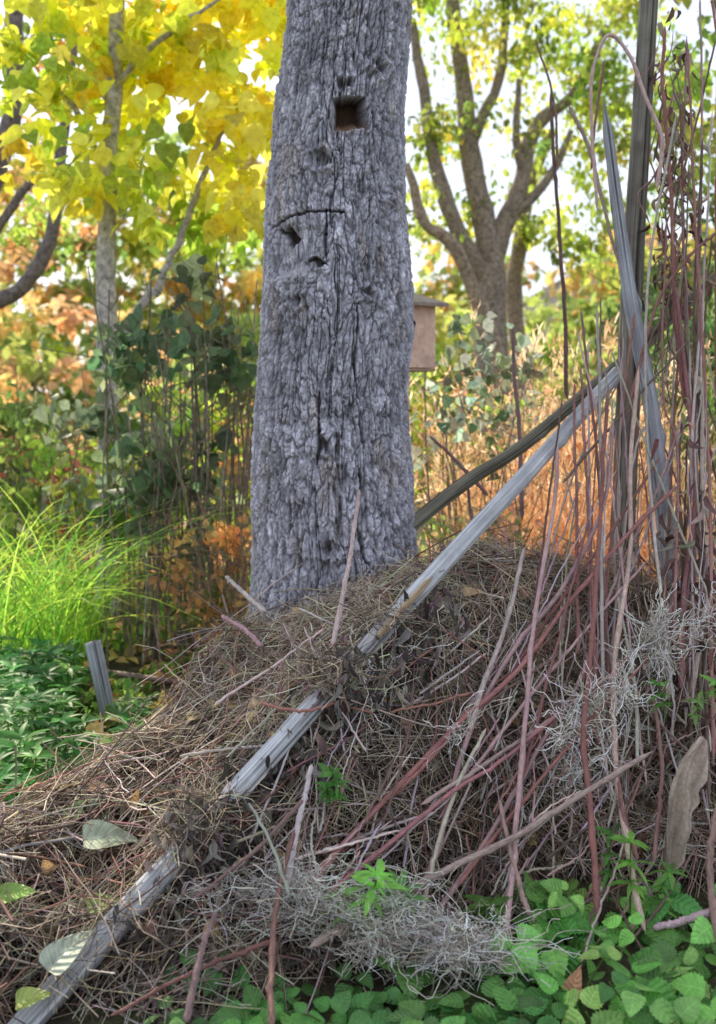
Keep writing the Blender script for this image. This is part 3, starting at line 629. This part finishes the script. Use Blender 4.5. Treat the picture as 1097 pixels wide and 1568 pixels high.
D=R.normal(size=(n,3))*np.array([1,1,.25])
put(lt,T_heart,np.stack([x,y,R.uniform(.02,.06,n)],1),R.uniform(.05,.10,n),D,np.array([0,0,1.])+R.normal(size=(n,3))*.35,np.clip(pal([(.7,.4,.14),(.75,.55,.18),(.5,.3,.15),(.8,.65,.22),(.35,.22,.13)],n,.2),.02,1))  # bright leaf palette stands in for sun on the ground
lt.build('leaf_litter',M_dead)
gc=Acc();n=9000;y=R.uniform(4.6,8.5,n);x=R.uniform(-.38,.36,n)*y;k=(fbm(x*1.6,y*1.6,0,91)>.5);x=x[k];y=y[k];n=len(x)
put(gc,T_oval,np.stack([x,y,R.uniform(.02,.12,n)],1),R.uniform(.03,.07,n),R.normal(size=(n,3)),np.array([0,-.2,1.])+R.normal(size=(n,3))*.4,np.clip(pal([(.2,.36,.07),(.3,.45,.09),(.14,.28,.06)],n,.2),.02,1));gc.build('ground_ivy',M_leaf)
pole('fallen_branch',[at(130,1025,5.2),at(200,1035,5.1),at(300,1048,4.95)],[.014,.016,.012],(.2,.13,.11),0,n=50,sides=10,seed=15,knots=1,mat=M_cane)
# ------------------------------------------------------------ shrubs
def shrub(name,base,top_r,h,nst,stemcol,T,size,cols,ncl,per,cr,zc,rz_,stem_r=.008):
    e=empty(name);st=Acc();lf=Acc();base=np.array(base,float)
    for k in range(nst):
        b0=base+np.array([R.normal()*top_r[0]*.45,R.normal()*top_r[1]*.4,-.02]);t0=b0+np.array([R.normal()*.18,R.normal()*.15,h*R.uniform(.6,1.05)])
        m=(b0+t0)/2+R.normal(size=3)*.06;tubes(st,catm([b0,m,t0],12),np.linspace(stem_r,stem_r*.35,12)*R.uniform(.5,1.2),np.clip(pal([stemcol],1,.2),.01,1),5)
        for q in range(4):
            s0=b0+(t0-b0)*R.uniform(.3,.95);s1=s0+np.array([R.normal()*.2,R.normal()*.15,R.uniform(.05,.3)]);tubes(st,catm([s0,s1],5),np.linspace(stem_r*.4,stem_r*.15,5),stemcol,4)
    cloud(lf,T,base+np.array([0,0,zc]),(top_r[0],top_r[1],rz_),ncl,per,cr,size,cols,droop=.4,flat=.9)
    st.build('stems',M_bark2,e);lf.build('leaves',M_leaf,e)
YG=[(.34,.46,.08),(.48,.56,.10),(.22,.34,.07)]
DG=[(.15,.21,.12),(.2,.27,.15),(.11,.16,.09),(.26,.33,.19)]
OR=[(.64,.38,.2),(.72,.50,.28),(.5,.28,.16),(.5,.38,.24),(.7,.55,.33)]
shrub('viburnum_shrub',(-.92,5.9,0),(.5,.35),2.25,52,(.26,.22,.17),T_heart,.095,DG,36,16,.24,1.45,.8,.011)
shrub('viburnum_shrub',(-1.5,6.6,0),(.45,.3),1.9,16,(.22,.18,.15),T_heart,.10,DG+YG,22,16,.2,1.2,.6)
shrub('hazel_shrub',(-2.5,7.8,0),(.8,.5),1.7,20,(.22,.16,.13),T_oval,.08,YG+[(.5,.16,.12),(.2,.32,.08)],60,34,.25,.85,.65)
shrub('hazel_shrub',(-1.2,8.4,0),(1.1,.5),1.8,20,(.22,.16,.13),T_oval,.085,YG+OR[:2],80,38,.25,.8,.75)
shrub('lilac_shrub',(.68,5.9,0),(.33,.3),1.8,22,(.24,.2,.18),T_heart,.075,[(.24,.31,.25),(.3,.37,.3),(.16,.21,.13)],28,8,.26,1.45,.45)
shrub('beech_shrub',(1.25,6.9,0),(.8,.4),1.8,34,(.35,.22,.16),T_oval,.06,OR,70,40,.2,.9,.65,.009)
shrub('beech_shrub',(.7,5.4,0),(.55,.25),1.2,26,(.34,.24,.18),T_oval,.05,[(.42,.28,.18),(.54,.36,.2),(.22,.32,.1),(.28,.38,.11)],46,28,.17,.5,.45,.007)
shrub('beech_shrub',(-.6,5.3,0),(.35,.2),1.1,26,(.3,.2,.15),T_oval,.05,[(.5,.30,.13),(.24,.3,.09),(.65,.36,.12)],30,26,.15,.5,.4,.006)
shrub('lilac_shrub',(2.0,6.4,0),(.5,.4),2.6,16,(.22,.19,.16),T_lance,.12,[(.18,.28,.1),(.26,.35,.1),(.12,.2,.08)],44,28,.22,1.5,1.0)
shrub('hazel_shrub',(.6,8.4,0),(1.0,.5),1.9,18,(.24,.18,.15),T_oval,.08,YG+OR[:1]+[(.45,.55,.1)],70,38,.25,1.0,.75)
# ------------------------------------------------------------ trees
def limbs(ac,lst,col):
    for pts,r0,r1 in lst:
        K=26;P=catm(pts,K);tubes(ac,P+np.cumsum(R.normal(size=(K,3)),0)*.006,np.linspace(r0,r1,K)*(1+.05*R.normal(size=K)),col,12)
yt=empty('yellow_leaf_tree');ac=Acc()
limbs(ac,[([np.array([-1.68,7,0]),at(164,800,7),at(160,600,7),at(154,400,7),at(158,250,7),at(165,100,7),at(170,-150,7),at(175,-400,7.1)],.085,.04),
 ([at(235,450,7),at(270,370,6.9),at(315,260,6.8),at(345,180,6.7)],.03,.014),([at(158,560,7),at(235,450,7)],.035,.03),
 ([at(158,250,7),at(100,150,6.9),at(20,90,6.8)],.03,.01),([at(160,150,7),at(240,60,6.8),at(340,0,6.7)],.03,.01),([at(170,-50,7),at(60,-80,7),at(-60,-60,7)],.03,.01),([at(170,-150,7),at(300,-200,7),at(420,-200,7),at(540,-230,7.1)],.03,.01)],(.5,.46,.43))
ac.build('trunk',M_bark2,yt);lf=Acc()
YE=[(.88,.82,.09),(.92,.87,.18),(.80,.83,.10),(.87,.74,.07)]
LM=[(.58,.70,.10),(.42,.58,.09),(.76,.78,.12)]
def ycl(u,v,y,ru,rv,n,per,cols,size=.14):
    s=y/F;cloud(lf,T_heart,at(u,v,y),(ru*s,.5,rv*s),n,per,.22,size,cols,droop=.45,flat=.8,j=.12)
ycl(300,90,7.2,170,140,54,11,YE);ycl(110,120,7.0,130,140,32,9,YE+LM);ycl(370,230,7.0,80,120,22,10,YE)
ycl(110,240,6.7,90,60,11,8,LM+YE);ycl(230,270,6.9,110,70,15,8,LM+YE);ycl(200,-120,7.1,330,120,44,10,YE+[(.75,.4,.12)])
ycl(40,60,6.6,80,120,10,8,LM);ycl(230,20,7.6,220,60,22,11,YE+[(.75,.4,.12)]);ycl(300,330,7.6,120,60,12,8,LM)
ycl(330,-260,6.6,330,140,60,12,YE+LM)  # extra crown above the view, added to shade pile and trunk
lf.build('leaves',M_yel,yt)
dt=empty('oak_tree');ac=Acc()
limbs(ac,[([np.array([-4.2,10,0]),at(-60,500,10),at(-30,340,10),at(20,180,10),at(25,40,10),at(20,-100,10)],.13,.07),([at(-50,480,10),at(30,440,10),at(75,360,10),at(95,200,10),at(110,20,10)],.085,.045),([at(-35,400,10),at(35,290,10),at(60,230,10)],.05,.03)],(.2,.17,.17))
ac.build('trunk',M_bark2,dt);lf=Acc()
cloud(lf,T_oval,at(-20,50,10.5),(1.2,.8,1.3),12,24,.3,.12,YG+[(.6,.28,.1)],droop=.4)
cloud(lf,T_oval,at(60,330,11),(.9,.5,.5),10,28,.25,.10,YG+[(.5,.3,.12)],droop=.4)
lf.build('leaves',M_leaf,dt)
mt=empty('maple_tree');ac=Acc()
limbs(ac,[([np.array([1.55,12,0]),at(750,470,12),at(752,400,12),at(740,330,12),at(722,230,12),at(712,120,12),at(690,-50,12)],.21,.07),
 ([at(752,400,12),at(775,330,12),at(800,270,12),at(822,190,12.2),at(880,140,12.3),at(930,40,12.4)],.13,.05),
 ([at(748,440,12),at(690,330,11.8),at(660,230,11.8),at(642,120,11.8),at(628,30,11.8)],.11,.045),
 ([at(740,330,12),at(720,270,12),at(728,200,12),at(760,120,12.1),at(770,0,12.1)],.09,.045),
 ([at(765,350,12),at(840,270,12),at(870,200,12)],.07,.03),([at(800,270,12),at(790,200,12),at(800,120,12)],.06,.03)],(.30,.24,.205))
limbs(ac,[([np.array([2.3,13,0]),at(790,480,13),at(800,380,13),at(812,300,13),at(850,200,13)],.12,.06),([np.array([2.1,11,0]),at(718,420,11.),at(650,340,11.),at(620,250,11.)],.09,.045)],(.34,.26,.21))
ac.build('trunk',M_bark2,mt);lf=Acc()
TG=[(.34,.42,.08),(.5,.55,.11),(.24,.31,.07),(.68,.68,.14)]
for u,v,y,ru,rv,n,per in [(700,30,12,120,70,20,40),(850,60,12.3,150,90,30,44),(980,120,12.5,110,140,34,50),(660,160,11.6,50,130,9,34),(760,150,12,80,90,8,26),(880,210,12.3,80,60,10,34),(700,330,12.3,110,60,9,34),(900,330,12.6,110,80,20,42),(850,-120,12.2,380,90,50,44),(640,350,11.5,30,60,5,28),(800,300,12.5,60,60,6,26)]:
    s=y/F;cloud(lf,T_oval,at(u,v,y),(ru*s,.7,rv*s),n,per,.32,.10,TG,droop=.7,flat=.9)
lf.build('leaves',M_leaf,mt)
ct=empty('added_shade_tree');ac=Acc()  # tree added for a shade canopy; its lower leaves fill the right edge
limbs(ac,[([np.array([3.5,8.6,0]),np.array([3.4,8.6,2.5]),np.array([3.1,8.6,5]),np.array([2.6,8.6,8])],.16,.06),([np.array([3.3,8.6,3.5]),np.array([2.9,8.5,5]),np.array([2.4,8.5,6.2])],.09,.03),([np.array([3.1,8.6,4.6]),np.array([4,8.4,5.8]),np.array([5,8.4,6.4])],.08,.03)],(.24,.2,.17))
ac.build('trunk',M_bark2,ct);lf=Acc()
cloud(lf,T_oval,(2.9,8.7,6.2),(1.2,.8,1.3),60,60,.36,.14,TG,droop=.5)  # canopy out of view, added to shade the pile
cloud(lf,T_oval,(3.05,8.5,3.6),(.55,.6,1.1),26,50,.3,.11,[(.16,.26,.07),(.26,.36,.08),(.4,.48,.1)],droop=.5)
cloud(lf,T_oval,(3.0,9.0,1.9),(.8,.6,.9),30,44,.3,.11,[(.14,.22,.07),(.22,.3,.08)],droop=.5)
lf.build('leaves',M_leaf,ct)
df=Acc()
for k in range(46):
    x=R.uniform(-12,14);y=R.uniform(15,24);h=R.uniform(.8,2.0)
    cloud(df,T_oval,(x,y,h),(1.8,1.2,h),14,44,.5,.24,[[(.25,.36,.09),(.42,.5,.12),(.65,.45,.2),(.34,.42,.1),(.7,.42,.2)][k%5],(.35,.42,.12)],droop=.3)
df.build('distant_hedge_foliage',M_leaf)
df=Acc()
for x,y,h in [(-9,26,7.5),(-6,27,8.5),(-3.5,26,8),(-1.5,30,6.),(2.4,27,5.2),(9,24,6),(13,26,6),(6,22,4.6)]:
    cloud(df,T_oval,(x,y,h*.55),(2.2,1.6,h*.48),56,46,.7,.32,[(.3,.4,.12),(.45,.48,.12),(.6,.42,.15)],droop=.3)
df.build('distant_trees',M_leaf)
hs=empty('house');M_wall=mat_attr('house_render',3,.9,1.1,.9,.1)
x0,x1,y0,y1,hh=5.6,12.,32.,40.,4.6
hb=lambda n,x0,x1,y0,y1,z0,z1,c:box(n,[(x0,y0,z0),(x1,y0,z0),(x1,y1,z0),(x0,y1,z0),(x0,y0,z1),(x1,y0,z1),(x1,y1,z1),(x0,y1,z1)],M_wall,c,hs)
hb('walls',x0,x1,y0,y1,0,hh,(.7,.6,.55))
ac=Acc();xm=(x0+x1)/2;ov=.3
ac.add([(x0-ov,y0-ov,hh-.1),(xm,y0-ov,hh+1.9),(xm,y1+ov,hh+1.9),(x0-ov,y1+ov,hh-.1),(x1+ov,y0-ov,hh-.1),(x1+ov,y1+ov,hh-.1)],[np.array([[0,1,2,3],[1,4,5,2]]),],(.5,.5,.53));ac.build('roof',M_wall,hs,False)
ac=Acc();ac.add([(x0,y0-.003,hh+.01),(x1,y0-.003,hh+.01),(xm,y0-.003,hh+1.75)],[np.array([[0,1,2]])],(.7,.6,.55));ac.build('gable',M_wall,hs,False)
for xx in (7.4,9.2,10.6):
    for zz_ in (.9,3.1): hb('window_frame',xx,xx+.9,y0-.06,y0-.01,zz_,zz_+1.1,(.75,.75,.75));hb('window_pane',xx+.08,xx+.82,y0-.075,y0-.062,zz_+.08,zz_+1.02,(.25,.28,.32))
hb('door',6.2,6.9,y0-.05,y0-.01,0,2.0,(.3,.2,.15))
print('done')
